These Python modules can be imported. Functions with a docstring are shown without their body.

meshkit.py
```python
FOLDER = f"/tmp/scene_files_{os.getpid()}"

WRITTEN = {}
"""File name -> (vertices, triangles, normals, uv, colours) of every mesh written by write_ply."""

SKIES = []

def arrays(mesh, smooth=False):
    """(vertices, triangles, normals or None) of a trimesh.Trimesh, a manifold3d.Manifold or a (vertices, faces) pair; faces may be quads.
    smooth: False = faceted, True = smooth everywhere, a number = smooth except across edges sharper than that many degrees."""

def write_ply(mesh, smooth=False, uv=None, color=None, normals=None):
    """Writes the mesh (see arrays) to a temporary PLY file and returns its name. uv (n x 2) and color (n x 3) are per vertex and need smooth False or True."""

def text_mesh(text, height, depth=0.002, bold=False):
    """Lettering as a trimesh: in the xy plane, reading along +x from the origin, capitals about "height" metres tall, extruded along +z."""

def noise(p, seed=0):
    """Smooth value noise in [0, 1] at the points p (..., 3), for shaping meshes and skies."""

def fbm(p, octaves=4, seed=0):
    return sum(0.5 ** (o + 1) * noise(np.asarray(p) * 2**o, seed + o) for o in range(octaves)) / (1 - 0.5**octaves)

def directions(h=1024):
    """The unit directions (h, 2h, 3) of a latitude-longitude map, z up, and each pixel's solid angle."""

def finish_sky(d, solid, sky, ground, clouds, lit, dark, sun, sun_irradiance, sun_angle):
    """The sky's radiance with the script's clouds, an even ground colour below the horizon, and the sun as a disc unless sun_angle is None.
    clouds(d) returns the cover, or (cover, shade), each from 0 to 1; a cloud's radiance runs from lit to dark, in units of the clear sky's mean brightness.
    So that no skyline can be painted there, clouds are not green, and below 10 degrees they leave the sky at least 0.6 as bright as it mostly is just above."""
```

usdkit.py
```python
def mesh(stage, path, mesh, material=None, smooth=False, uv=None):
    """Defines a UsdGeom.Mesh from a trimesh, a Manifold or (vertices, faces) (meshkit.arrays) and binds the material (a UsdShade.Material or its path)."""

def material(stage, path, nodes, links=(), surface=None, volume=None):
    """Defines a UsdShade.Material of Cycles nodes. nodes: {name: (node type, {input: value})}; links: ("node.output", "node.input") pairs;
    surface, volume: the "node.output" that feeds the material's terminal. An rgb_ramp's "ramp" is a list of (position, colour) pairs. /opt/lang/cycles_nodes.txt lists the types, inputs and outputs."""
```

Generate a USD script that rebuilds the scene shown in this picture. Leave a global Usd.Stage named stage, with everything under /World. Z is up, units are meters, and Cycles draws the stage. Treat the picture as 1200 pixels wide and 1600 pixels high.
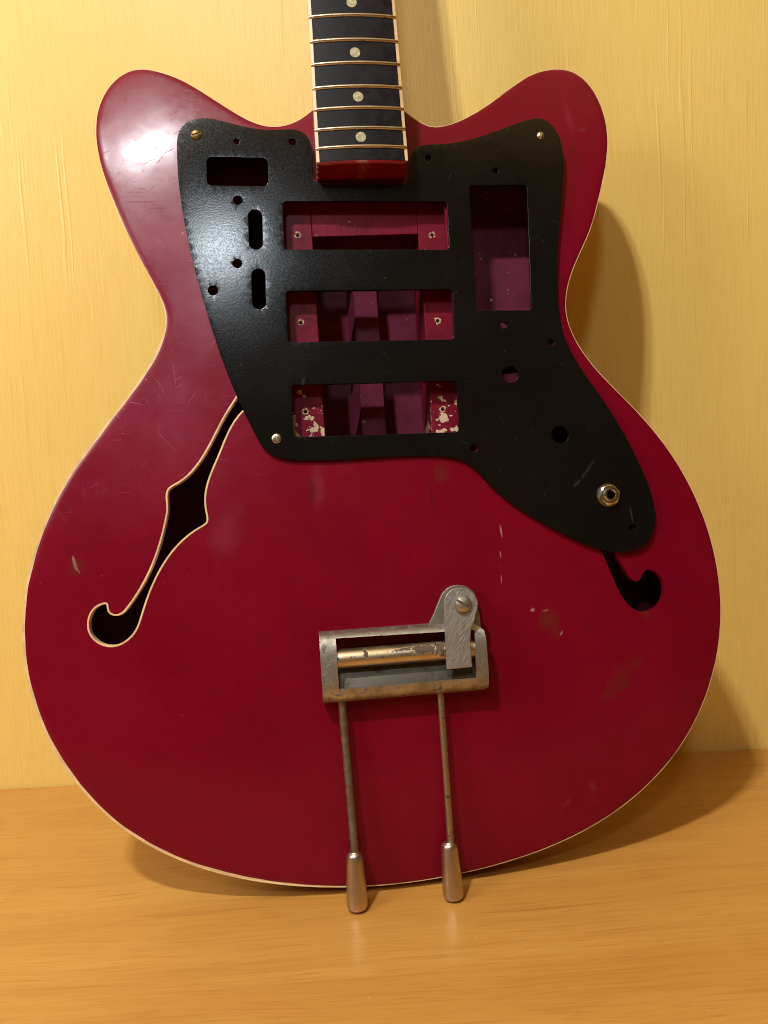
import math, numpy as np, trimesh, usdkit, meshkit
import shapely
from manifold3d import Manifold, CrossSection
from shapely.geometry import Polygon, Point, box as sbox
from shapely.ops import unary_union
from scipy.interpolate import splprep, splev
from scipy.spatial import Delaunay
from pxr import Usd, UsdGeom, UsdLux, UsdShade, Gf, Sdf

stage = Usd.Stage.CreateInMemory()
UsdGeom.Xform.Define(stage, '/World'); UsdGeom.Scope.Define(stage, '/World/Looks')
EXPOSURE = -0.04
BULBS = [((-.57, -.50, 1.86), 1860.), ((-.49, -.50, 1.84), 1760.)]
BULB_R, BULB_COL = .030, (.93, .95, .97)
SOFT_POS, SOFT_R, SOFT, SOFT_COL = (-.14, -.85, 1.30), .08, 62., (.82, .92, 1.0)
SIDE_POS, SIDE, SIDE_COL = (-1.05, -.20, .88), 12.5, (1., .95, .88)
DOME_COL, DOME = (1.0, .52, .11), .10
CEIL_COL, CEIL = (1.0, .55, .14), .75
WALL_A, WALL_B, WALL_C = (.82, .565, .140), (.88, .63, .18), (.67, .41, .07)
TAB_A, TAB_B, TAB_C, TAB_D = (.56, .285, .062), (.51, .245, .048), (.44, .19, .033), (.35, .135, .021)

# ------------------------------------------------------------------ camera (hand-held phone, tilted down 5.4 degrees, rolled 3 degrees)
PITCH, ROLL = math.radians(5.4), math.radians(3.05)
cam = UsdGeom.Camera.Define(stage, '/World/camera')
cam.CreateFocalLengthAttr(24.08); cam.CreateHorizontalApertureAttr(24.0); cam.CreateVerticalApertureAttr(32.0)
cam.CreateClippingRangeAttr((0.01, 50.0)); cam.CreateExposureAttr(EXPOSURE)
fw = np.array([0, math.cos(PITCH), -math.sin(PITCH)]); r0 = np.array([1., 0, 0]); u0 = np.array([0, math.sin(PITCH), math.cos(PITCH)])
rt = math.cos(ROLL) * r0 - math.sin(ROLL) * u0; upv = math.sin(ROLL) * r0 + math.cos(ROLL) * u0
M = np.eye(4); M[0, :3] = rt; M[1, :3] = upv; M[2, :3] = -fw; M[3, :3] = (0, 0, .27)
cam.AddTransformOp().Set(Gf.Matrix4d(M.tolist()))

# ------------------------------------------------------------------ light: two bulbs of the room's lamp, and the dim warm bounce of a yellow room
for k, (pos, inten) in enumerate(BULBS):
    L = UsdLux.SphereLight.Define(stage, f'/World/bulb_{k + 1:03d}' if k else '/World/bulb')
    L.CreateRadiusAttr(BULB_R); L.CreateIntensityAttr(inten); L.CreateColorAttr(Gf.Vec3f(*BULB_COL))
    L.AddTranslateOp().Set(Gf.Vec3d(*pos))
fl = UsdLux.DiskLight.Define(stage, '/World/shaded_lamp')
fl.CreateRadiusAttr(SOFT_R); fl.CreateIntensityAttr(SOFT); fl.CreateColorAttr(Gf.Vec3f(*SOFT_COL))
fd = np.array(SOFT_POS) - np.array([-.08, .5, .4]); fd /= np.linalg.norm(fd); fx = np.cross([0, 0, 1.], fd); fx /= np.linalg.norm(fx)
FM = np.eye(4); FM[0, :3] = fx; FM[1, :3] = np.cross(fd, fx); FM[2, :3] = fd; FM[3, :3] = SOFT_POS
fl.AddTransformOp().Set(Gf.Matrix4d(FM.tolist()))
sl = UsdLux.DiskLight.Define(stage, '/World/side_lamp')
sl.CreateRadiusAttr(.25); sl.CreateIntensityAttr(SIDE); sl.CreateColorAttr(Gf.Vec3f(*SIDE_COL))
fd = np.array(SIDE_POS) - np.array([-.10, .5, .05]); fd /= np.linalg.norm(fd); fx = np.cross([0, 0, 1.], fd); fx /= np.linalg.norm(fx)
SM = np.eye(4); SM[0, :3] = fx; SM[1, :3] = np.cross(fd, fx); SM[2, :3] = fd; SM[3, :3] = SIDE_POS
sl.AddTransformOp().Set(Gf.Matrix4d(SM.tolist()))
ce = UsdLux.RectLight.Define(stage, '/World/ceiling_bounce')
ce.CreateWidthAttr(2.6); ce.CreateHeightAttr(1.6); ce.CreateIntensityAttr(CEIL); ce.CreateColorAttr(Gf.Vec3f(*CEIL_COL)); ce.AddTranslateOp().Set(Gf.Vec3d(0, -.35, 2.1))
dome = UsdLux.DomeLight.Define(stage, '/World/room_bounce')
dome.CreateIntensityAttr(1.0)
dm = usdkit.material(stage, '/World/Looks/room_bounce', {'b': ('background_shader', {'color': DOME_COL, 'strength': DOME})}, [], surface='b.background')
UsdShade.MaterialBindingAPI.Apply(dome.GetPrim()).Bind(dm)

# ------------------------------------------------------------------ material helpers
class G:
    """A small builder for node graphs."""
    def __init__(s): s.n, s.l, s.k = {}, [], 0
    def add(s, kind, out, ins=None, **links):
        s.k += 1; name = f'n{s.k}'; s.n[name] = (kind, dict(ins or {}))
        for k, v in links.items():
            if isinstance(v, str) and '.' in v: s.l.append((v, f'{name}.{k}'))
            else: s.n[name][1][k] = v
        return f'{name}.{out}'
    def obj(s): return s.add('texture_coordinate', 'object')
    def pos(s): return s.add('geometry', 'position')
    def map(s, v, scale=(1, 1, 1), loc=(0, 0, 0), rot=(0, 0, 0), kind='point'): return s.add('mapping', 'vector', {'mapping_type': kind, 'scale': scale, 'location': loc, 'rotation': rot}, vector=v)
    def noise(s, v, scale, detail=2, rough=.5, dist=0): return s.add('noise_texture', 'fac', {'scale': scale, 'detail': detail, 'roughness': rough, 'distortion': dist}, vector=v)
    def rng(s, v, a, b, c=0., d=1.): return s.add('map_range', 'result', {'range_type': 'smoothstep', 'from_min': a, 'from_max': b, 'to_min': c, 'to_max': d, 'clamp': True}, value=v)
    def lin(s, v, a, b, c=0., d=1.): return s.add('map_range', 'result', {'range_type': 'linear', 'from_min': a, 'from_max': b, 'to_min': c, 'to_max': d, 'clamp': True}, value=v)
    def math(s, op, a, b=0.): return s.add('math', 'value', {'math_type': op}, value1=a, value2=b)
    def mix(s, f, a, b, kind='mix'): return s.add('mix', 'color', {'mix_type': kind}, fac=f, color1=a, color2=b)
    def bump(s, h, strength=.2, dist=.001, normal=None):
        kw = {'height': h}
        if normal: kw['normal'] = normal
        return s.add('bump', 'normal', {'strength': strength, 'distance': dist}, **kw)
    def spot(s, v, x, y, rx, ry, ang=0, edge=.35, wob=.9, ns=260):
        """A ragged patch centred at (x, y) metres in the thing's own frame."""
        p = s.map(v, (rx, ry, 1.), (x, y, 0), (0, 0, ang), 'texture')
        p = s.add('vector_math', 'vector', {'math_type': 'multiply', 'vector2': (1, 1, 0)}, vector1=p)
        d = s.add('vector_math', 'value', {'math_type': 'length'}, vector1=p)
        w = s.noise(v, ns, 3, .6)
        d = s.math('add', d, s.math('multiply', s.math('subtract', w, .5), wob * 2))
        return s.rng(d, 1.0, 1.0 - edge, 0., 1.)
    def done(s, name, surface): return usdkit.material(stage, f'/World/Looks/{name}', s.n, s.l, surface=surface)

def mx(g, *v):
    o = v[0]
    for k in v[1:]: o = g.math('maximum', o, k)
    return o

def scratches(g, v, rots, thr=.70, sx=28, sy=900, gate=None):
    """Hair-line scratches: stretched noise at a few angles, broken up by a second noise."""
    out = None
    for k, a in enumerate(rots):
        p = g.map(g.map(v, rot=(0, 0, a)), (sx * (1 + .2 * k), sy, 1), (.37 * k, .11 * k, 0))
        n = g.noise(p, 1., 1.5, .5)
        q = g.noise(v, 45. + 11 * k, 2, .5)
        m = g.math('multiply', g.rng(n, thr, thr + .06), g.rng(q, .5, .62))
        out = m if out is None else g.math('maximum', out, m)
    return g.math('multiply', out, gate) if gate else out

# ------------------------------------------------------------------ materials
def lacquer():
    g = G(); o = g.obj()
    x = g.add('separate_xyz', 'x', vector=o); y = g.add('separate_xyz', 'y', vector=o)
    cloud = g.noise(o, 14, 4, .6); fine = g.noise(o, 90, 3, .6)
    c = g.mix(g.rng(cloud, .35, .68), (.164, .0007, .0104), (.188, .0010, .0122))
    c = g.mix(g.math('multiply', g.rng(fine, .45, .75), .25), c, (.12, .003, .012))
    # wear: worn haze on the bass-side horn and waist, scuffs, stains and chips
    left = g.math('multiply', g.rng(x, -.02, -.13), g.rng(y, .20, .33))
    waist = g.math('multiply', left, g.rng(y, .455, .405))
    haze = g.math('multiply', g.math('maximum', g.math('multiply', waist, .9), g.math('multiply', left, .25)), g.rng(cloud, .30, .66, .35, 1.))
    c = g.mix(g.math('multiply', haze, .42), c, (.27, .032, .085))
    scr = scratches(g, o, (.25, -.5, 1.25, 2.2), .69, 30, 1000, g.math('maximum', g.math('multiply', left, .8), .05))
    c = g.mix(g.math('multiply', scr, .55), c, (.45, .16, .19))
    hair = scratches(g, o, (.05, 1.5, .9), .66, 22, 1900, waist)
    c = g.mix(g.math('multiply', hair, .5), c, (.42, .13, .19))
    chip = mx(g, g.spot(o, .0757, .2137, .0007, .0050, .1, .5, .5, 500), g.spot(o, .0742, .1990, .0005, .0024, 0, .5, .6, 500), g.spot(o, .0735, .184, .0004, .0032, 0, .5, .6, 500),
              g.spot(o, -.1803, .2113, .0011, .0050, .25, .4, 1.1, 700), g.spot(o, -.1793, .2080, .0008, .0030, .6, .4, 1.1, 800), g.spot(o, .0915, .164, .0016, .0012, .4, .4, 1.0, 700),
              g.spot(o, .1000, .1630, .0026, .0006, .2, .4, 1.2, 700), g.spot(o, .1085, .1480, .0006, .0022, -.6, .4, 1.0, 700), g.spot(o, -.1083, .4100, .0009, .0014, .6, .4, .8, 700))
    c = g.mix(g.math('multiply', chip, .45), c, (.58, .32, .23))
    stain = mx(g, g.spot(o, .1015, .1560, .0085, .0125, .5, .8, 1.0, 130), g.spot(o, .0406, .2515, .0062, .0085, 0, .8, .9, 150), g.spot(o, -.1790, .2095, .0070, .0075, 0, .9, .9, 150), g.spot(o, .1440, .1160, .0220, .0090, .7, 1., 1.1, 90), g.spot(o, .1640, .1560, .0050, .0050, 0, .9, .9, 160))
    c = g.mix(g.math('multiply', stain, .42), c, (.085, .020, .003))
    dark = mx(g, g.spot(o, .0342, .2380, .0012, .0095, 0, .7, .7, 220), g.spot(o, -.0385, .2450, .0050, .0130, 0, .9, .6, 150))
    c = g.mix(g.math('multiply', dark, .6), c, (.055, .006, .012))
    pale = mx(g, g.spot(o, -.0345, .2480, .0060, .0190, 0, 1., .7, 110), g.spot(o, .1475, .4870, .0035, .0180, .15, 1., .9, 160), g.spot(o, .1560, .4780, .0060, .0030, .4, 1., .9, 160), g.spot(o, -.092, .222, .012, .030, -.25, 1., .8, 70), g.spot(o, -.112, .312, .0060, .0150, -.3, 1., .9, 160), g.spot(o, -.098, .345, .0110, .0230, -.1, 1., .9, 120), g.spot(o, .105, .045, .0060, .0035, .5, 1., .9, 200), g.spot(o, .122, .0535, .0035, .0060, .5, 1., .9, 200))
    c = g.mix(g.math('multiply', pale, .22), c, (.26, .045, .085))
    dust = g.math('multiply', g.rng(g.noise(o, 700, 1, .5), .775, .80), g.rng(g.noise(o, 33, 2, .5), .48, .62))
    c = g.mix(g.math('multiply', dust, .35), c, (.5, .22, .2))
    r = g.lin(cloud, .3, .7, .36, .46)
    r = g.math('add', r, g.math('multiply', haze, .10)); r = g.math('add', r, g.math('multiply', mx(g, stain, chip), .2))
    b = g.bump(g.noise(o, 130, 2, .5), .05, .0004); b = g.bump(g.noise(o, 22, 2, .5), .20, .0016, b)
    b = g.bump(g.math('multiply', mx(g, scr, chip, hair), -1.), .35, .0003, b)
    cr = g.lin(g.noise(o, 26, 4, .65), .35, .65, .13, .28)
    s = g.add('principled_bsdf', 'BSDF', {'specular_ior_level': .08, 'coat_ior': 1.42}, base_color=c, roughness=r, normal=b, coat_roughness=g.math('add', cr, g.math('multiply', haze, .16)), coat_weight=g.math('add', .33, g.math('multiply', haze, .35)), coat_normal=b)
    return g.done('red_lacquer', s)

def cavity(name, base, chips):
    g = G(); o = g.obj()
    y = g.add('separate_xyz', 'y', vector=o)
    n = g.noise(o, 160, 4, .65); sp = g.noise(o, 520, 1, .5)
    c = g.mix(g.rng(g.noise(o, 60, 3, .6), .35, .7), base, tuple(v * .72 for v in base))
    gate = g.lin(y, .325, .285, 0., .165) if chips else 0.
    worn = g.rng(g.math('add', n, gate), .70, .715)
    speck = g.math('multiply', g.rng(sp, .77, .79), .6)
    if chips:
        near = []
        for hx, hy in LHOLES: near.append(g.spot(o, hx * .001, hy * .001, .0021, .0021, 0, .3, 1.2, 600))
        worn = mx(g, worn, *near)
    c = g.mix(mx(g, worn, g.math('multiply', speck, .7)), c, (.60, .45, .30))
    b = g.bump(g.noise(o, 240, 3, .6), .3, .0006)
    s = g.add('principled_bsdf', 'BSDF', {'specular_ior_level': .16}, base_color=c, roughness=g.math('add', .42, g.math('multiply', worn, .4)), normal=b)
    return g.done(name, s)

def guard_plastic():
    g = G(); o = g.obj()
    x = g.add('separate_xyz', 'x', vector=o)
    scr = scratches(g, o, (.4, 1.1, 2.0, -.6), .71, 34, 1100)
    cl = g.noise(o, 16, 4, .6)
    c = g.mix(g.rng(cl, .35, .7), (.0040, .0036, .0036), (.0062, .0052, .0044))
    smear = mx(g, g.spot(o, .134, .2490, .0100, .0012, .9, .8, 1.0, 260), g.spot(o, .1250, .2395, .0050, .0010, .7, .8, 1.0, 260), g.spot(o, .159, .218, .0008, .0060, .1, .8, 1., 260), g.spot(o, -.040, .312, .0016, .0050, -.5, .8, .8, 260))
    dust = g.math('multiply', g.rng(g.noise(o, 640, 1, .5), .765, .79), g.rng(g.noise(o, 40, 2, .5), .5, .62))
    c = g.mix(g.math('multiply', mx(g, g.math('multiply', scr, .4), g.math('multiply', smear, .4), dust), .26), c, (.20, .19, .18))
    grit = g.noise(o, 950, 1, .5)
    b = g.bump(grit, .10, .00022); b = g.bump(g.noise(o, 60, 2, .5), .05, .0008, b)
    r = g.math('add', g.lin(cl, .3, .7, .14, .175), g.rng(grit, .40, .64, 0., .042))
    s = g.add('principled_bsdf', 'BSDF', {'specular_ior_level': .36}, base_color=c, roughness=r, normal=b)
    return g.done('black_plastic', s)

def plain(name, base, rough, metallic=0., spec=.5, var=.15, scale=120, bump=0.):
    g = G(); o = g.obj()
    n = g.noise(o, scale, 4, .6)
    c = g.mix(g.rng(n, .3, .7), tuple(v * (1 - var) for v in base), tuple(min(1, v * (1 + var)) for v in base))
    kw = {'base_color': c, 'roughness': g.lin(n, .3, .7, rough * .85, rough * 1.15)}
    if bump: kw['normal'] = g.bump(g.noise(o, scale * 3, 3, .6), bump, .0004)
    return g.done(name, g.add('principled_bsdf', 'BSDF', {'metallic': metallic, 'specular_ior_level': spec}, **kw))

def old_metal(name, base, dark, rough, thr=(.60, .70), scale=110, brushed=0., spots=(), dmix=.8, tint=None):
    g = G(); o = g.obj()
    n = g.noise(o, scale, 5, .62, .4); n2 = g.noise(o, scale * .35, 3, .6)
    c = g.mix(g.rng(n2, .35, .65), base, tint or tuple(v * .72 for v in base))
    m = g.math('multiply', mx(g, g.rng(n, *thr), *[g.spot(o, *q) for q in spots]), dmix)
    c = g.mix(m, c, dark)
    r = g.math('add', g.lin(n2, .3, .7, rough * .8, rough * 1.25), g.math('multiply', m, .25))
    metal = g.math('subtract', 1., g.math('multiply', m, .85))
    b = g.bump(g.noise(o, 900, 2, .6), .12, .0003)
    if brushed:
        f = g.noise(g.map(g.map(o, rot=(0, 0, -.95)), (120, 2400, 300)), 1., 2, .6)
        b = g.bump(f, brushed, .0003, b)
        c = g.mix(g.math('multiply', g.rng(f, .5, .7), .35), c, tuple(v * .45 for v in base))
    b = g.bump(g.math('multiply', m, -1.), .25, .0004, b)
    return g.done(name, g.add('principled_bsdf', 'BSDF', {}, base_color=c, roughness=r, metallic=metal, normal=b))

def wallpaper():
    g = G(); p = g.pos()
    warp = g.noise(g.map(p, (6, 1, 5)), 1., 2, .5)
    px = g.math('add', g.add('separate_xyz', 'x', vector=p), g.math('multiply', g.math('subtract', warp, .5), .012))
    v = g.add('combine_xyz', 'vector', x=px, y=0., z=g.add('separate_xyz', 'z', vector=p))
    fine = g.noise(g.map(v, (1150, 1, 30)), 1., 3, .6)
    mid = g.noise(g.map(v, (520, 1, 9)), 1., 3, .6)
    rare = g.noise(g.map(v, (210, 1, 6), (3.1, 0, 1.7)), 1., 2, .5)
    wide = g.noise(g.map(v, (4, 1, 3)), 1., 2, .5)
    weave = g.noise(g.map(v, (800, 1, 700)), 1., 2, .6)
    c = g.mix(g.rng(fine, .3, .7), WALL_A, WALL_B)
    c = g.mix(g.math('multiply', g.rng(mid, .50, .74), .22), c, WALL_C)
    c = g.mix(g.math('multiply', g.rng(rare, .68, .78), .2), c, WALL_C)
    c = g.mix(g.math('multiply', g.rng(weave, .4, .7), .16), c, WALL_C)
    c = g.mix(g.math('multiply', g.rng(wide, .35, .65), .10), c, WALL_C)
    ridge = g.rng(g.noise(g.map(v, (190, 1, 4.5), (7.3, 0, .4)), 1., 2, .5), .62, .74)
    h = g.math('add', g.math('multiply', fine, .5), g.math('add', g.math('multiply', mid, .45), g.math('multiply', ridge, .9)))
    h = g.math('add', h, g.math('multiply', weave, .3))
    b = g.bump(h, .42, .0006)
    r = g.math('subtract', .37, g.math('multiply', ridge, .10))
    return g.done('yellow_wallpaper', g.add('principled_bsdf', 'BSDF', {'specular_ior_level': .45}, base_color=c, roughness=r, normal=b))

def table_wood():
    g = G(); p = g.pos()
    w = g.noise(g.map(p, (2.2, 9, 1)), 1., 3, .55)
    y = g.math('add', g.add('separate_xyz', 'y', vector=p), g.math('multiply', g.math('subtract', w, .5), .045))
    y = g.math('add', y, g.math('multiply', g.add('separate_xyz', 'x', vector=p), -.03))
    v = g.add('combine_xyz', 'vector', x=g.add('separate_xyz', 'x', vector=p), y=y, z=0.)
    broad = g.noise(g.map(v, (1.6, 22, 1)), 1., 3, .55)
    mid = g.noise(g.map(v, (3.5, 95, 1), (4, 0, 0)), 1., 3, .6)
    fine = g.noise(g.map(v, (22, 620, 1)), 1., 2, .6)
    line = g.noise(g.map(v, (5, 150, 1), (0, 5.3, 0)), 1., 2, .5)
    c = g.mix(g.rng(broad, .3, .7), TAB_A, TAB_B)
    c = g.mix(g.math('multiply', g.rng(mid, .42, .70), .42), c, TAB_C)
    pore = g.noise(g.map(v, (42, 1500, 1), (1.7, 0, 0)), 1., 1.5, .5)
    c = g.mix(g.math('multiply', g.rng(line, .65, .70), .42), c, TAB_D)
    c = g.mix(g.math('multiply', g.rng(fine, .45, .72), .32), c, TAB_D)
    c = g.mix(g.math('multiply', g.rng(pore, .62, .69), .5), c, TAB_D)
    speck = g.math('multiply', g.rng(g.noise(p, 420, 1, .5), .775, .79), g.rng(g.noise(p, 21, 2, .5), .50, .60))
    c = g.mix(g.math('multiply', speck, .6), c, (.75, .62, .42))
    b = g.bump(fine, .10, .0003); b = g.bump(g.noise(p, 45, 2, .5), .05, .001, b)
    sm = g.noise(p, 9, 3, .6)
    return g.done('honey_wood', g.add('principled_bsdf', 'BSDF', {'specular_ior_level': .5}, base_color=c, roughness=g.lin(sm, .3, .7, .25, .38), normal=b))

# ------------------------------------------------------------------ outlines of the guitar's parts, in millimetres in its own frame (x across, y along the neck)
BODY = [(-18.1,494.8),(-25.3,490.8),(-32.2,484.0),(-39.3,481.5),(-46.2,480.3),(-53.1,481.0),(-59.4,482.6),(-72.4,491.5),(-85.8,502.0),(-98.9,512.5),(-112.3,521.5),(-120.5,525.8),(-128.8,528.1),(-137.1,528.3),(-145.4,524.3),(-152.4,516.4),(-157.5,505.4),(-160.5,492.6),(-160.5,479.3),(-158.9,465.4),(-155.0,449.9),(-149.0,430.8),(-142.8,413.4),(-136.6,397.6),(-129.4,383.7),(-124.4,372.5),(-121.7,363.0),(-120.9,354.9),(-122.5,346.2),(-127.5,335.7),(-134.9,323.4),(-144.9,309.8),(-158.0,293.4),(-171.4,278.0),(-180.5,265.9),(-187.6,254.5),(-194.1,242.4),(-200.6,228.4),(-206.1,213.0),(-209.8,197.1),(-211.7,179.6),(-212.1,164.7),(-211.3,144.8),(-207.9,127.1),(-202.8,111.8),(-193.5,93.2),(-185.1,79.8),(-174.0,66.6),(-159.0,52.3),(-145.9,42.6),(-128.6,32.9),(-110.5,24.9),(-85.9,17.0),(-61.0,11.2),(-36.2,7.7),(-21.0,6.7),(2.2,7.0),(24.4,7.6),(41.4,9.2),(68.3,13.2),(95.8,19.4),(123.6,29.5),(145.3,40.6),(160.4,50.8),(170.8,58.9),(183.5,73.6),(196.1,91.3),(206.3,110.5),(212.3,130.7),(215.7,151.5),(216.5,171.0),(215.0,189.5),(212.7,202.8),(208.7,217.4),(203.4,231.2),(196.2,246.8),(187.6,261.7),(177.3,276.2),(168.4,286.9),(159.2,297.7),(146.5,312.3),(138.0,325.1),(132.4,337.9),(130.1,349.3),(130.6,358.6),(133.9,370.4),(142.2,387.5),(152.3,407.2),(160.8,426.1),(167.8,447.5),(172.3,467.8),(174.3,486.9),(173.2,500.7),(169.5,511.5),(163.6,520.7),(155.9,525.7),(146.8,527.2),(135.6,524.6),(124.1,518.4),(110.7,509.4),(94.6,497.4),(78.7,486.4),(67.0,480.2),(58.3,478.3),(50.0,479.9),(42.0,484.3),(36.7,490.0),(30.3,494.2)]
GUARD = [(-108.3,461.3),(-108.0,468.9),(-107.0,473.9),(-103.7,478.5),(-98.5,481.3),(-90.6,481.8),(-78.9,479.5),(-59.4,474.6),(-46.3,473.1),(-35.6,473.1),(-30.4,471.7),(-27.1,467.8),(-25.6,460.1),(-25.4,449.5),(-25.6,439.4),(-13.8,436.6),(2.2,435.9),(18.3,435.9),(33.9,437.3),(35.8,446.6),(36.8,454.7),(38.4,458.9),(41.8,461.0),(47.6,461.6),(57.2,462.1),(68.5,463.5),(82.6,467.1),(93.4,470.5),(104.4,474.4),(113.2,477.7),(120.6,479.5),(126.1,478.6),(131.3,474.4),(134.8,466.8),(136.2,454.9),(135.5,443.0),(133.2,428.7),(129.6,409.4),(126.4,386.1),(124.3,365.1),(123.6,348.5),(125.7,334.7),(131.1,320.4),(138.3,307.4),(147.6,290.5),(157.3,273.2),(164.3,258.2),(170.0,242.8),(173.0,230.9),(174.4,218.7),(174.2,212.6),(171.8,205.5),(166.2,199.1),(158.8,196.0),(151.2,195.3),(139.0,197.5),(125.9,202.5),(109.1,211.9),(91.0,223.8),(79.7,233.2),(70.4,242.5),(63.7,250.5),(58.5,255.6),(52.8,259.1),(45.7,261.0),(32.7,262.2),(6.3,263.0),(-19.9,263.1),(-45.5,263.6),(-55.7,265.5),(-62.0,269.0),(-66.7,273.5),(-70.5,280.8),(-75.2,292.7),(-80.3,304.8),(-85.9,320.8),(-92.0,343.6),(-96.4,362.1),(-100.2,378.2),(-103.2,394.0),(-105.5,410.4),(-107.5,426.0),(-108.5,442.5)]
CUT_A = [(-90.6,456.4),(-53.3,454.8),(-54.0,436.4),(-91.1,437.8)]
CUT_B = [(-67.0,421.4),(-58.7,421.2),(-59.4,395.8),(-67.6,396.1)]
CUT_C = [(-67.1,383.5),(-58.9,383.6),(-59.6,358.2),(-67.7,358.5)]
CUT_P1 = [(-45.5,426.2),(57.4,423.7),(56.6,392.2),(-46.5,395.4)]
CUT_P2 = [(-46.9,369.0),(56.6,366.6),(55.0,334.6),(-47.6,336.9)]
CUT_P3 = [(-47.3,310.3),(54.6,308.3),(53.7,276.2),(-47.6,278.4)]
CUT_R = [(72.7,434.0),(110.3,433.8),(105.9,351.2),(70.2,352.5)]
HOLES = [(-71.7, 466.2, 1.8), (-37.2, 465.0, 2.2), (-72.9, 427.8, 2.8), (-90.9, 371.0, 2.9), (-75.4, 387.4, 2.7), (47.8, 452.8, 1.9), (90.6, 443.6, 1.9), (87.4, 342.4, 2.0), (116.9, 330.1, 2.2), (88.9, 310.8, 5.3), (117.6, 271.2, 5.5), (62.5, 265.7, 2.4), (158.9, 210.4, 2.1)]
SCREWS = [(-96.4,470.9),(122.5,467.1),(-58.0,278.0)]
FLEFT = [(-81.2,305.3),(-85.8,298.8),(-94.1,285.2),(-104.1,268.6),(-112.1,260.1),(-118.4,255.1),(-124.2,252.0),(-125.5,239.0),(-126.4,236.0),(-129.2,224.8),(-134.8,209.9),(-143.8,193.6),(-151.7,182.9),(-155.6,180.1),(-159.3,179.8),(-161.4,182.0),(-162.3,186.6),(-166.4,186.5),(-171.7,183.2),(-174.4,177.0),(-174.2,170.6),(-171.1,164.8),(-166.5,161.8),(-160.2,160.6),(-152.7,162.7),(-146.5,168.6),(-142.3,178.4),(-136.4,191.9),(-129.8,205.1),(-121.9,214.8),(-114.0,221.9),(-106.2,227.1),(-101.6,229.9),(-101.6,236.4),(-102.0,244.1),(-99.1,255.5),(-92.6,270.6),(-85.4,283.9),(-77.9,295.3),(-68.8,307.8),(-73.0,314.4)]
FRIGHT = [(138.0,197.8),(141.1,190.4),(145.4,178.1),(150.0,167.4),(155.3,160.7),(160.5,157.5),(166.1,157.8),(173.2,160.1),(177.6,166.2),(178.2,173.4),(175.3,179.2),(170.0,183.0),(165.7,182.7),(163.2,178.5),(160.1,176.3),(155.3,180.2),(151.3,187.7),(148.1,193.9),(143.7,205.9),(135.5,207.6)]
LHOLES = [(-37.6,409.0),(48.2,406.5),(-39.1,352.4),(47.7,350.2),(-39.7,295.9),(46.7,293.2)]

def dome_z(x, y):
    """The gently arched top of the guitar."""
    return 3.0 - 2.3e-9 * ((x - 4.) ** 2 + (y - 250.) ** 2) ** 2
def guard_z(x, y):
    """The pickguard is flatter than the arched top under it."""
    return 3.0 - 0.8e-9 * ((x - 4.) ** 2 + (y - 250.) ** 2) ** 2
def on(f, w=1.): return lambda v: f(v[:, 0], v[:, 1]) * w
# ------------------------------------------------------------------ mesh helpers (millimetres in, metres out)
def curve(pts, step=1.0, smooth=.35, closed=True):
    p = np.array(pts, float)
    if closed: p = np.vstack([p, p[:1]])
    tck, _ = splprep(p.T, s=smooth * len(p) * .25, per=closed, k=3)
    n = max(12, int(np.linalg.norm(np.diff(p, axis=0), axis=1).sum() / step))
    q = np.stack(splev(np.linspace(0, 1, n, endpoint=not closed), tck), 1)
    return q

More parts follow.
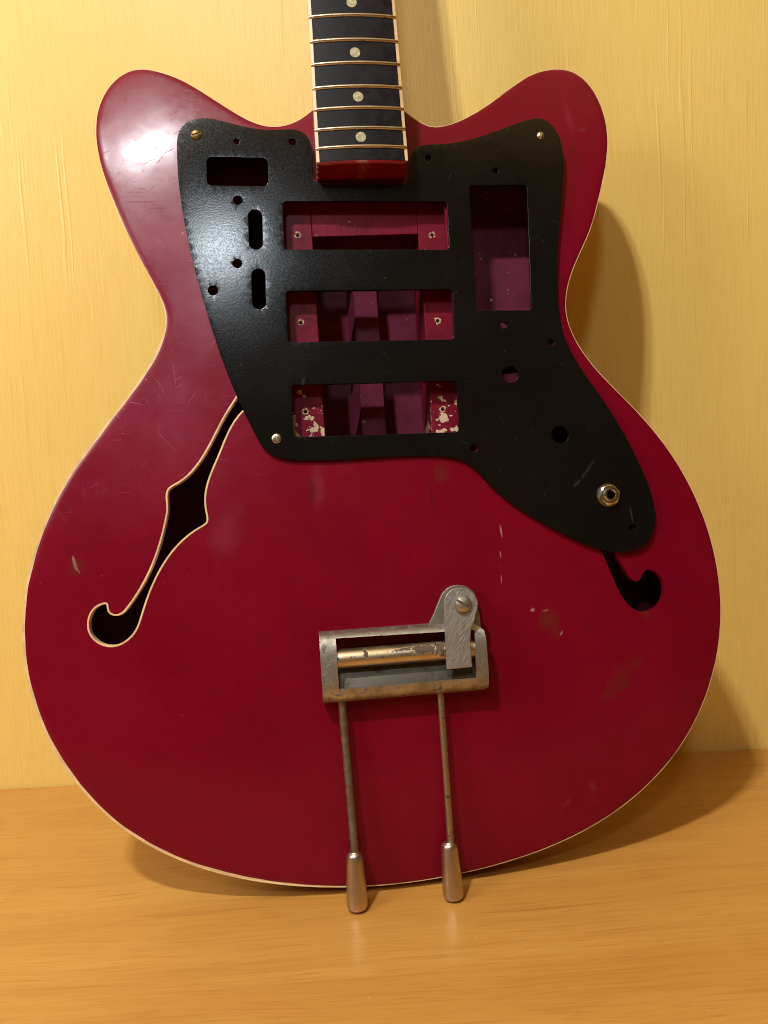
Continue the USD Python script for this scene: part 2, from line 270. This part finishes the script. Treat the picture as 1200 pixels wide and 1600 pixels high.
def area(r): return .5 * np.sum(r[:, 0] * np.roll(r[:, 1], -1) - np.roll(r[:, 0], -1) * r[:, 1])
def ccw(r): r = np.asarray(r, float); return r if area(r) > 0 else r[::-1]
def rings_of(poly): return [ccw(np.array(poly.exterior.coords)[:-1])] + [ccw(np.array(i.coords)[:-1])[::-1] for i in poly.interiors]
def normals(r):
    """Outward-of-material normals for a ring whose material lies to its left."""
    e = np.roll(r, -1, 0) - r; e /= np.maximum(np.linalg.norm(e, axis=1, keepdims=True), 1e-9)
    nr = np.stack([e[:, 1], -e[:, 0]], 1); b = nr + np.roll(nr, 1, 0)
    l = np.linalg.norm(b, axis=1, keepdims=True); b /= np.maximum(l, 1e-6)
    return b * np.minimum(1.5, 1 / np.maximum(np.sum(b * nr, 1, keepdims=True), .3))

def fill(p, grid):
    """Triangles of a polygon; with a grid step, inner points are added so that the face can be bent."""
    if not grid: return trimesh.creation.triangulate_polygon(p, engine='earcut')
    b = np.vstack([np.array(r.coords)[:-1] for r in (p.exterior, *p.interiors)])
    x0, y0, x1, y1 = p.bounds; gx, gy = np.meshgrid(np.arange(x0, x1, grid), np.arange(y0, y1, grid * .87))
    gx[1::2] += grid / 2; q = np.column_stack([gx.ravel(), gy.ravel()])
    q = q[shapely.contains_xy(p.buffer(-grid * .45), q[:, 0], q[:, 1])]
    v = np.vstack([b, q]); f = Delaunay(v).simplices; c = v[f].mean(1)
    return v, f[shapely.contains_xy(p, c[:, 0], c[:, 1])]

def solid(poly, profile, hole_profile=None, dense=None, zfun=None, grid=None):
    """A plate from a polygon with holes. profile: (z, inset) from bottom to top. Holes may use a gentler set of insets."""
    if isinstance(poly, np.ndarray): poly = Polygon(poly)
    if dense: poly = poly.segmentize(dense)
    rr = rings_of(poly); V, Fc = [], []; n = 0; tops, bots = [], []
    for k, r in enumerate(rr):
        nr = normals(r); m = len(r); pr = profile if k == 0 or hole_profile is None else hole_profile
        for z, ins in pr: V.append(np.column_stack([r - nr * ins, np.full(m, z)]))
        i = np.arange(m); j = (i + 1) % m
        for t in range(len(pr) - 1):
            a, b = n + t * m, n + (t + 1) * m
            Fc.append(np.column_stack([a + i, a + j, b + j])); Fc.append(np.column_stack([a + i, b + j, b + i]))
        n += m * len(pr); bots.append((r - nr * pr[0][1], pr[0][0])); tops.append((r - nr * pr[-1][1], pr[-1][0]))
    for sets, flip in ((tops, False), (bots, True)):
        p = Polygon(sets[0][0], [s[0] for s in sets[1:]])
        v, f = fill(p, grid); f = np.asarray(f)
        c = v[f]; s = np.cross(c[:, 1] - c[:, 0], c[:, 2] - c[:, 0]) > 0
        f = np.where((s ^ flip)[:, None], f, f[:, ::-1])
        V.append(np.column_stack([v, np.full(len(v), sets[0][1])])); Fc.append(f + n); n += len(v)
    v = np.vstack(V); mesh = trimesh.Trimesh(v, np.vstack(Fc), process=False); mesh.merge_vertices(digits_vertex=4)
    mesh.update_faces(mesh.nondegenerate_faces())
    if zfun is not None:
        mesh.vertices[:, 2] += zfun(mesh.vertices)
    return mesh

def box(x0, x1, y0, y1, z0, z1, r=.35):
    """A block with small chamfered edges."""
    b = Manifold.cube([x1 - x0, y1 - y0, z1 - z0]).translate([x0, y0, z0])
    pts = []
    for a in (x0, x1):
        for c in (y0, y1):
            for d in (z0, z1):
                sa, sc, sd = (1 if a == x0 else -1), (1 if c == y0 else -1), (1 if d == z0 else -1)
                pts += [[a + sa * r, c + sc * r, d], [a + sa * r, c, d + sd * r], [a, c + sc * r, d + sd * r]]
    return Manifold.hull_points(np.array(pts))
def tm(m):
    if isinstance(m, Manifold):
        q = m.to_mesh(); return trimesh.Trimesh(q.vert_properties[:, :3], q.tri_verts, process=True)
    return m
def cat(*ms): return trimesh.util.concatenate([tm(m) for m in ms])
def cyl(r, h, x=0, y=0, z=0, seg=40): return Manifold.cylinder(h, r, r, seg).translate([x, y, z])
def lathe(prof, seg=48): return Manifold.revolve(CrossSection([np.array(prof, float)]), seg)
def disc(x, y, r, n=36): t = np.arange(n) * 2 * np.pi / n; return np.column_stack([x + r * np.cos(t), y + r * np.sin(t)])
def rquad(q, r): return Polygon(q).buffer(-r).buffer(r, quad_segs=8)

used = {}
def name_of(parent, name):
    k = used.get((parent, name), 0); used[(parent, name)] = k + 1
    return f'{parent}/{name}' + (f'_{k:03d}' if k else '')
def obj(name, mesh, m, parent='/World', smooth=30, label=None):
    parent = str(parent); path = name_of(parent, name); mesh = tm(mesh).copy()
    mesh.apply_scale(.001)
    p = usdkit.mesh(stage, path, mesh, m, smooth=smooth).GetPrim()
    if label: p.SetCustomDataByKey('label', label)
    return path
def thing(name, label, cat_, ops):
    x = UsdGeom.Xform.Define(stage, name_of('/World', name)); ops(x)
    p = x.GetPrim(); p.SetCustomDataByKey('label', label); p.SetCustomDataByKey('category', cat_)
    return str(p.GetPath())

# ------------------------------------------------------------------ materials in use
RED = lacquer()
def neck_paint():
    g = G(); o = g.obj()
    x = g.add('separate_xyz', 'x', vector=o); y = g.add('separate_xyz', 'y', vector=o)
    n = g.noise(o, 420, 4, .65); c = g.mix(g.rng(g.noise(o, 60, 3, .6), .35, .7), (.24, .006, .008), (.17, .004, .007))
    edge = g.math('multiply', g.rng(x, -.0218, -.0228), g.rng(y, .50, .47))
    worn = g.rng(g.math('add', n, g.math('multiply', edge, .16)), .70, .72)
    worn = mx(g, worn, g.math('multiply', g.spot(o, .0045, .4425, .0050, .0030, 0, .7, 1., 300), .15))
    c = g.mix(worn, c, (.72, .58, .42))
    return g.done('neck_red_lacquer', g.add('principled_bsdf', 'BSDF', {'specular_ior_level': .5, 'coat_weight': .5, 'coat_roughness': .12}, base_color=c, roughness=.3, normal=g.bump(g.noise(o, 110, 2, .5), .1, .0008)))
NECK_RED = neck_paint()
LEDGE = cavity('red_cavity_paint', (.17, .004, .018), True)
FLOOR = cavity('purple_cavity_paint', (.150, .020, .045), False)
BIND = plain('cream_binding', (.76, .52, .28), .42, var=.16, scale=90)
PLASTIC = guard_plastic()
EBONY = plain('dark_fingerboard', (.0120, .0098, .0104), .52, spec=.12, var=.4, scale=150, bump=.12)
FRETM = old_metal('fret_metal', (.70, .58, .40), (.10, .05, .025), .34, (.58, .72), 160)
PEARL = plain('pearl_inlay', (.44, .40, .24), .28, var=.3, scale=500)
NICKEL = old_metal('aged_nickel', (.46, .45, .41), (.10, .072, .042), .48, (.52, .66), 230, tint=(.30, .27, .21))
STEEL = old_metal('brushed_steel', (.54, .52, .47), (.12, .09, .055), .44, (.63, .70), 210, brushed=.8)
BRASS = old_metal('chipped_brass', (.62, .54, .40), (.075, .038, .018), .38, (.635, .655), 190, dmix=.95, tint=(.54, .42, .22), spots=[(-.0135, .1465, .0016, .0030, .2, .3, .8, 420), (-.0040, .1440, .0012, .0012, 0, .3, .8, 420), (.0210, .1470, .0090, .0032, 0, .3, 1.4, 420), (.0080, .1475, .0070, .0008, .1, .3, 1.4, 500), (.0310, .1460, .0040, .0042, 0, .3, 1.4, 420)])
ROD_DARK = old_metal('dull_rod_metal', (.30, .25, .18), (.09, .055, .03), .45, (.48, .7), 200)
ROD_BRASS = old_metal('brass_rod_metal', (.48, .38, .26), (.05, .025, .012), .42, (.57, .62), 300, dmix=.95)
FOOTM = old_metal('satin_foot_metal', (.58, .48, .40), (.28, .19, .12), .34, (.60, .8), 120)
SCREW_M = old_metal('screw_metal', (.66, .58, .44), (.15, .10, .06), .30, (.64, .74), 300)
SCREW_B = old_metal('brass_screw_metal', (.36, .23, .08), (.08, .045, .02), .42, (.64, .74), 300)
CHROME = old_metal('jack_chrome', (.78, .78, .76), (.2, .17, .12), .18, (.70, .8), 200)
TROUGH = old_metal('dark_trough_metal', (.13, .115, .09), (.04, .03, .02), .42, (.5, .7), 70)
WALL = wallpaper(); WOOD = table_wood()
HOLE = plain('hole_dark', (.010, .006, .006), .7, var=.2)

# ------------------------------------------------------------------ setting: the wall and the table top
YW = 613.5
wall = obj('wall', trimesh.creation.box([4000, 60, 2600], trimesh.transformations.translation_matrix([0, YW + 30, 600])), WALL, smooth=False)
stage.GetPrimAtPath(wall).SetCustomDataByKey('kind', 'structure')
tb = thing('table', 'honey coloured wood grain table top standing against the yellow wall', 'table', lambda x: x.AddTranslateOp().Set(Gf.Vec3d(0, .30, 0)))
obj('table_top', box(-1100, 1100, -290, YW - 300 - .6, -28, 0, 1.2), WOOD, tb)
for sx in (-1, 1):
    obj('side_panel', box(sx * 1060 - 12, sx * 1060 + 12, -270, YW - 320, -740, -28.2, .6), WOOD, tb)

# ------------------------------------------------------------------ the guitar: leans back 9.5 degrees, turned 5.5 degrees away on the right
LEAN, YAW = 9.5, 5.5
ca, sa = math.cos(math.radians(YAW)), math.sin(math.radians(YAW))
nrm = np.array([sa * math.cos(math.radians(LEAN)), -ca * math.cos(math.radians(LEAN)), math.sin(math.radians(LEAN))])
BASE = np.array([0, .4246, 0]) - nrm * .008
def pose(x):
    x.AddTranslateOp().Set(Gf.Vec3d(*map(float, BASE))); x.AddRotateZOp().Set(YAW); x.AddRotateXOp().Set(90 - LEAN)
gt = thing('electric_guitar', 'worn red semi-hollow electric guitar without strings leaning on the yellow wall', 'guitar', pose)

Ob = ccw(curve(BODY, 1.0, .5))
def sstep(v, a, b): t = np.clip((v - a) / (b - a), 0, 1); return t * t * (3 - 2 * t)
nb = normals(Ob)
wid = .5 + 1.15 * sstep(-Ob[:, 0], 0, 110) * sstep(Ob[:, 1], 375, 330) + .3 * sstep(Ob[:, 1], 60, 20) * sstep(-Ob[:, 0], -60, 60)
wid *= .85 + .3 * meshkit.noise(np.column_stack([Ob * .09, np.zeros(len(Ob))]), 4)
Oi = Ob - nb * wid[:, None]
DEPTH = 48.5
def back_z(x, y): return np.minimum(6.2e-9 * ((x - 4.) ** 2 + (y - 230.) ** 2) ** 2, 20.)
opening = [sbox(-94, 436.5, -51, 463), sbox(-69.5, 394.5, -56.5, 427), sbox(-69.5, 356.5, -56.5, 387.5), sbox(-47.8, 275.5, 56.4, 430.5), sbox(69.5, 349, 113.5, 439), Point(87.7, 342.8).buffer(6), Point(89, 310.9).buffer(9), Point(118., 271.4).buffer(8), Point(145.1, 231.5).buffer(8)]
small = [Point(x, y).buffer(max(.9, r - .5)) for x, y, r in HOLES if r < 3 and abs(y - 342.8) > .1]
f_l = ccw(curve(FLEFT, .8, .12)); f_r = ccw(curve(FRIGHT, .8, .12))
cut = unary_union(opening + small + [Polygon(f_l), Polygon(f_r).buffer(0)])
plate = Polygon(Oi).difference(cut)
def top_z(v):
    """The arch of the top, with the flat old sanding facet along the edge of the upper bass-side horn."""
    x, y = v[:, 0], v[:, 1]
    t = np.clip((-156.5 + (492 - y) * .10) - x, 0, None)
    return dome_z(x, y) + .060 * t * sstep(y, 440, 450) * sstep(y, 506, 494)
top = solid(plate, [(-5., 0), (-.62, 0), (-.36, .6), (-.16, 1.5), (-.04, 2.7), (0, 4.0)], [(-5., 0), (-.25, 0), (-.07, .07), (0, .25)], dense=1.2, zfun=top_z, grid=4.)
side = solid(Polygon(Ob, [ccw(np.array(Polygon(Ob).buffer(-7).exterior.coords)[:-1])[::-1]]), [(-DEPTH, 4.), (-DEPTH + 1.2, 2.), (-DEPTH + 3.2, .7), (-DEPTH + 5.5, 0), (-5.02, 0)], [(-DEPTH, 0), (-5.02, 0)])
side.vertices[:, 2] += np.where(side.vertices[:, 2] > -6, dome_z(side.vertices[:, 0], side.vertices[:, 1]), back_z(side.vertices[:, 0], side.vertices[:, 1]))
back = solid(Polygon(Ob).buffer(-5), [(-DEPTH + .05, 0), (-DEPTH + 3, 0)], dense=2., zfun=on(back_z), grid=12.)
bd = obj('body', cat(top, side, back), RED, gt)
obj('binding', solid(Polygon(Ob, [Oi[::-1]]), [(-5., 0), (-.75, 0), (-.60, .12)], [(-5., 0), (-.55, 0)], zfun=top_z), BIND, bd)
fi = Polygon(f_l).buffer(-1.1, join_style=1)
fi = max(getattr(fi, 'geoms', [fi]), key=lambda q: q.area)
obj('f_hole_binding', solid(Polygon(f_l, [ccw(np.array(fi.exterior.coords)[:-1])[::-1]]).buffer(0), [(-5., 0), (-.02, 0), (.12, .12)], [(-5., 0), (0, 0), (.12, .12)], zfun=on(dome_z)), BIND, bd)
obj('inner_floor', solid(Polygon(Ob).buffer(-7.5), [(-DEPTH + 3.0, 0), (-DEPTH + 3.4, 0)], dense=2., zfun=on(back_z), grid=12.), FLOOR, bd)

# the routed pickup bay: two long ledges, a cross ledge under the neck and a lower block between them
def ledge(x0, x1, y0, y1, z0, z1, holes=()):
    b = box(x0, x1, y0, y1, z0, z1, .5)
    for hx, hy in holes: b = b - cyl(1.35, 9, hx, hy, z1 - 8, 20)
    return b
zf = -DEPTH + 3.4
obj('pickup_ledge', ledge(-50, -28.4, 262, 441, zf, -5.5, [h for h in LHOLES if h[0] < 0]), LEDGE, bd)
obj('pickup_ledge', ledge(39.4, 62, 262, 441, zf, -5.5, [h for h in LHOLES if h[0] > 0]), LEDGE, bd)
obj('pickup_ledge', box(-28.3, 39.3, 407.3, 441, zf, -5.52, .4), LEDGE, bd)
obj('bay_wall', cat(box(-52, -48.2, 262, 441, -5.48, -.9, .1), box(56.8, 62, 262, 441, -5.48, -.9, .1), box(-48.1, 56.7, 430.8, 441, -5.48, -.9, .1), box(-48.1, 56.7, 262, 275.2, -5.48, -.9, .1)), LEDGE, bd)
cb = Manifold.hull_points(np.array([[x, y, z] for y in (262., 410.8) for x, z in ((-8.0, zf), (12, zf), (12, -27), (-3.2, -27))]))
obj('bay_wall', cat(box(-100, -50.3, 428, 435.5, zf, -1.6, .1), box(-90, -50.3, 388.5, 393.5, zf, -.9, .1), box(-51.5, -50.2, 300, 470, zf, -7.1, .1)), LEDGE, bd)
obj('bay_floor', box(64, 119, 338, 441, zf - 2, -29, .6), FLOOR, bd)
obj('centre_block', cb, FLOOR, bd)

# neck
YE, YN = 440.7, 930.
XC = 4.2
def hw(y): return np.interp(y, [441, 545, YN], [27.8, 26.75, 22.5])
def section(y, top_z, n=44):
    k = np.interp(y, [475, 520], [9., 2.3]); zb = np.interp(y, [475, 520], [-3., -5.])
    t = np.linspace(0, np.pi, n); w = hw(y)
    return np.column_stack([XC + w * np.sign(np.cos(t)) * np.abs(np.cos(t)) ** (2 / k), np.full(n, y), top_z - (top_z - zb) * np.abs(np.sin(t)) ** (2 / k)])
def loft(secs):
    V = np.vstack(secs); m = len(secs[0]); F_ = []
    i = np.arange(m); j = (i + 1) % m
    for s in range(len(secs) - 1):
        a, b = s * m, (s + 1) * m
        F_ += [np.column_stack([a + i, a + j, b + j]), np.column_stack([a + i, b + j, b + i])]
    for s, flip in ((0, True), (len(secs) - 1, False)):
        c = len(V); V = np.vstack([V, secs[s].mean(0)]); a = s * m
        F_.append(np.column_stack([a + i, a + j, np.full(m, c)]) if not flip else np.column_stack([a + j, a + i, np.full(m, c)]))
    t = trimesh.Trimesh(V, np.vstack(F_), process=True); t.fix_normals(); return t
ZF = 14.0
def arc(x, y): return 20. + 2.2 * (1 - ((x - XC) / hw(y)) ** 2)
ys = [YE + 1.6, 455, 465, 475, 485, 495, 505, 515, 525, 560, 620, 700, 800, YN]
nk_m = loft([section(y, ZF) for y in ys])
# painted end of the neck: full height, softly rounded
def endsec(y, ins):
    w = hw(445) - ins; x = np.linspace(XC + w, XC - w, 24); r = 2.2
    up_ = np.column_stack([x, np.full(24, y), arc(x, 445) - .25 - ins])
    lo = np.column_stack([[XC - w, XC - w, XC - w + .5, XC + w - .5, XC + w, XC + w], np.full(6, y), [14, 1.5 + ins, -3, -3, 1.5 + ins, 14]])
    return np.vstack([up_, lo])
cap = loft([endsec(YE - .2, 1.1), endsec(YE + .15, .45), endsec(YE + .8, .1), endsec(YE + 1.7, 0.)])
head = solid(np.array([[XC - 22.5, YN], [XC + 22.5, YN], [XC + 40, YN + 30], [XC + 36, 1036], [XC + 4, 1040], [XC - 34, 1036], [XC - 40, YN + 30]])[:, :], [(1, .8), (1.8, 0), (13, 0), (14, .8)])
nk = obj('neck', cat(nk_m, cap, head), NECK_RED, gt, smooth=40)
def strip(x_of, z0, n, y0=YE + 1.72, y1=YN):
    secs = []
    for y in (y0, 480, 548, 700, y1):
        x = x_of(y); xs = np.linspace(x[1], x[0], n)
        secs.append(np.vstack([np.column_stack([xs, np.full(n, y), arc(xs, y)]), [[x[0], y, z0], [x[1], y, z0]]]))
    return loft(secs)
fb = obj('fingerboard', strip(lambda y: (XC - hw(y) + 1.72, XC + hw(y) - 1.72), ZF, 18), EBONY, nk)
for s in (-1, 1):
    obj('fingerboard_binding', strip(lambda y: tuple(sorted((XC + s * (hw(y) + .12), XC + s * (hw(y) - 1.7)))), ZF - .3, 4), BIND, nk)
S_, BR = 682.0, 248.
for n in range(21, 0, -1):
    yf = BR + S_ * 2 ** (-n / 12)
    yf = {21: 450.7, 20: 462.4, 19: 475.2, 18: 488.8, 17: 503.8, 16: 518.6, 15: 534.4}.get(n, yf)
    xs = np.linspace(XC + hw(yf) + .15, XC - hw(yf) - .15, 25); secs = []
    for x in xs:
        e = min(1, (hw(yf) + .15 - abs(x - XC)) / 1.2) * .45 + .55
        t = np.linspace(0, np.pi, 9); z = arc(np.clip(x, XC - hw(yf), XC + hw(yf)), yf)
        secs.append(np.column_stack([np.full(9, x), yf + 1.15 * np.cos(t), z - .25 + 1.35 * e * np.sin(t)]))
    obj('fret', loft(secs), FRETM, nk, smooth=50)
dy = [456.6, 482.1, 510.3, 542.5]
for n in (12, 9, 7, 5, 3): dy.append(BR + S_ * (2 ** (-n / 12) + 2 ** (-(n - 1) / 12)) / 2)
for y in dy:
    m = trimesh.creation.cylinder(radius=3.15, height=1.6, sections=32); m.apply_translation([XC - .2, y, float(arc(XC, y)) - .72])
    obj('position_dot', m, PEARL, nk)

# pickguard
cuts = [rquad(CUT_A, 3.2), rquad(CUT_B, 4.0), rquad(CUT_C, 4.0), rquad(CUT_P1, 2.4), rquad(CUT_P2, 2.4), rquad(CUT_P3, 2.4), rquad(CUT_R, 2.2)]
gp = Polygon(ccw(curve(GUARD, .8, .25))).difference(unary_union(cuts + [Polygon(disc(x, y, r)) for x, y, r in HOLES] + [Point(145.1, 231.5).buffer(5.2)]))
pgd = obj('pickguard', solid(gp, [(.03, 0), (1.85, 0), (2.12, .08), (2.25, .32)], dense=1.2, zfun=on(guard_z), grid=6.), PLASTIC, gt)
def dome(r, h, kind):
    prof = [(0, -.3), (r, -.3), (r, 0.15)] + [(r * math.cos(a), .15 + (h - .15) * math.sin(a)) for a in np.linspace(.15, math.pi / 2, 9)]
    prof[-1] = (0, h)
    m = lathe(prof, 36)
    if kind == 'slot': m = m - Manifold.cube([2 * r + 2, r * .26, h], True).translate([0, 0, h * .95])
    if kind == 'cross':
        for a in (20, 110): m = m - Manifold.cube([r * 1.25, r * .30, h], True).rotate([0, 0, a]).translate([0, 0, h * .85])
    return m
for (x, y), kind, m_, r, h in zip(SCREWS, ('slot', 'slot', 'cross'), (SCREW_B, SCREW_M, SCREW_M), (3.3, 2.5, 3.0), (1.7, 1.5, 1.0)):
    obj('screw', dome(r, h, kind).rotate([0, 0, {3.3: 15, 2.5: 70, 3.0: 0}[r]]).translate([x, y, float(guard_z(x, y)) + 2.3]), m_, pgd,
        label={3.3: 'brassy slotted screw in the top left corner', 2.5: 'small silver screw in the top right corner', 3.0: 'cross head screw in the lower left corner'}[r])
jx, jy = 145.0, 231.4
jz = float(guard_z(jx, jy))
jk = obj('jack_socket', (cyl(7.3, .8, jx - .3, jy, 2.28, 48) - cyl(4.9, 3, jx, jy, 1, 48)).translate([0, 0, jz]), CHROME, pgd)
hexn = Manifold.cylinder(2.6, 7.0, 6.7, 6).rotate([0, 0, 12]) ^ lathe([(0, 0), (7.0, 0), (7.0, 1.7), (5.6, 2.6), (0, 2.6)], 48)
obj('nut', (hexn - cyl(4.4, 6, 0, 0, -1, 40)).translate([jx, jy, jz + 3.1]), CHROME, jk)
bush = lathe([(2.75, -6), (4.35, -6), (4.35, 3.7), (3.9, 4.3), (3.0, 4.3), (2.75, 4.0)], 40)
obj('bushing', bush.translate([jx, jy, jz + 3.0]), CHROME, jk)
obj('jack_inside', cyl(2.75, 1, jx, jy, jz - 3, 24), HOLE, jk)

# ------------------------------------------------------------------ the loose tailpiece standing on its two feet against the front of the guitar
tp = thing('tailpiece', 'old metal roller tailpiece on two cone feet, leaning on the red guitar', 'tailpiece', pose)
Y0, Y1 = 118.9, 160.6; YC, HY, HZ = (Y0 + Y1) / 2, (Y1 - Y0) / 2, 15.0
def arch(ins, n=48, e=3.3):
    t = np.linspace(0, np.pi, n)
    return np.column_stack([YC - (HY - ins) * np.sign(np.cos(t)) * np.abs(np.cos(t)) ** (2 / e), .6 + (HZ - ins) * np.sin(t) ** (2 / e)])
def extr(yz, x0, x1):
    """A (y, z) outline extruded along x."""
    q = CrossSection([ccw(np.asarray(yz, float))]).extrude(x1 - x0)
    return q.transform(np.array([[0, 0, 1, x0], [1, 0, 0, 0], [0, 1, 0, 0]], float))
shell = extr(np.vstack([arch(0), arch(2.6)[::-1]]), -40, 58)
win = CrossSection([np.array([[-30.4, 127.8], [50.5, 127.8], [51.6, 155.6], [-30.4, 156.9]])]).extrude(40)
rnd = Polygon([(-40.2, 118), (54, 118), (58.6, 122), (59.4, 140), (57.5, 155), (50, 162), (-40.4, 162)]).buffer(-1.5).buffer(1.5)
fr = (shell - win) ^ CrossSection([rings_of(rnd)[0]]).extrude(30)
inner = extr([(119.6, .7), (142.5, .7), (142.5, 2.4), (127.0, 9.5), (120.5, 9.5)], -31.2, 51.2)
ear = Polygon([(24.6, 158.5), (29.0, 166), (32.6, 173.2)] + [(44.6 + 11.6 * math.cos(a), 171.8 + 10.8 * math.sin(a)) for a in np.linspace(2.75, -.25, 24)] + [(57, 163), (57, 156), (24.6, 156)])
earm = solid(ear.buffer(-.6).buffer(.6), [(4.2, .25), (4.5, 0), (7.2, 0), (7.5, .3)])
TZ = 2.0
obj('frame', tm(fr).apply_translation([0, 0, TZ]), NICKEL, tp, smooth=35)
obj('trough', tm(inner).apply_translation([0, 0, TZ]), TROUGH, tp, smooth=35)
obj('backing_ear', earm.apply_translation([0, 0, TZ]), NICKEL, tp)
rol = Manifold.cylinder(82.5, 5.8, 5.8, 48).rotate([0, 90, 0]).translate([-31.3, 144.3, 8.6 + TZ])
obj('roller', rol, BRASS, tp)
lv = Polygon([(32.7, 134.4), (47.8, 134.7), (48.0, 150), (48.9, 157), (51.6, 162.2)] + [(43.9 + 10.2 * math.cos(a), 171.3 + 10.2 * math.sin(a)) for a in np.linspace(-.55, 3.1, 30)] + [(33.2, 150)])
lvm = solid(lv.buffer(-.5).buffer(.5), [(15.9, .2), (16.1, 0), (18.1, 0), (18.5, .35)])
obj('lever_plate', cat(lvm, cyl(5, 8.6, 44.6, 171.5, 7.4, 30)).apply_translation([0, 0, TZ]), STEEL, tp)
sc = lathe([(0, -.4), (5.1, -.4), (5.1, .9)] + [(5.1 * math.cos(a), .9 + 2.6 * math.sin(a)) for a in np.linspace(.1, 1.5, 10)] + [(0, 3.5)], 44) - Manifold.cube([12, 1.35, 2.6], True).translate([0, 0, 3.2])
obj('screw', sc.rotate([0, 0, -36]).translate([45.0, 171.6, 18.6 + TZ]), NICKEL, tp, label='domed slotted screw in the lever plate')
def rod(p, q, r, n=20):
    p, q = np.array(p, float), np.array(q, float); m = trimesh.creation.cylinder(radius=r, segment=[p, q], sections=n); return m
obj('rod', rod((-28.9, 121.5, 6.0 + TZ), (-26.95, 31, 8), 2.45), ROD_DARK, tp, label='dull dark left rod')
obj('rod', rod((29.9, 121.5, 6.0 + TZ), (29.5, 31, 8), 2.1), ROD_BRASS, tp, label='brass coloured speckled right rod')
FP = [(0, 0), (4.7, .1), (5.6, .6), (6.1, 1.9), (6.25, 4.6), (6.15, 8), (5.65, 18), (5.15, 28.6), (4.95, 30.2), (4.4, 31.4), (3.4, 32.2), (3.1, 32.6), (0, 32.6)]
for x, tilt in ((-27.6, 0.6), (28.9, -.9)):
    ft = lathe([(r * .98, z) for r, z in FP], 48).rotate([-90, 0, 0])
    obj('foot', ft.rotate([0, 0, -tilt]).translate([x, .55, 8]), FOOTM, tp, smooth=40)
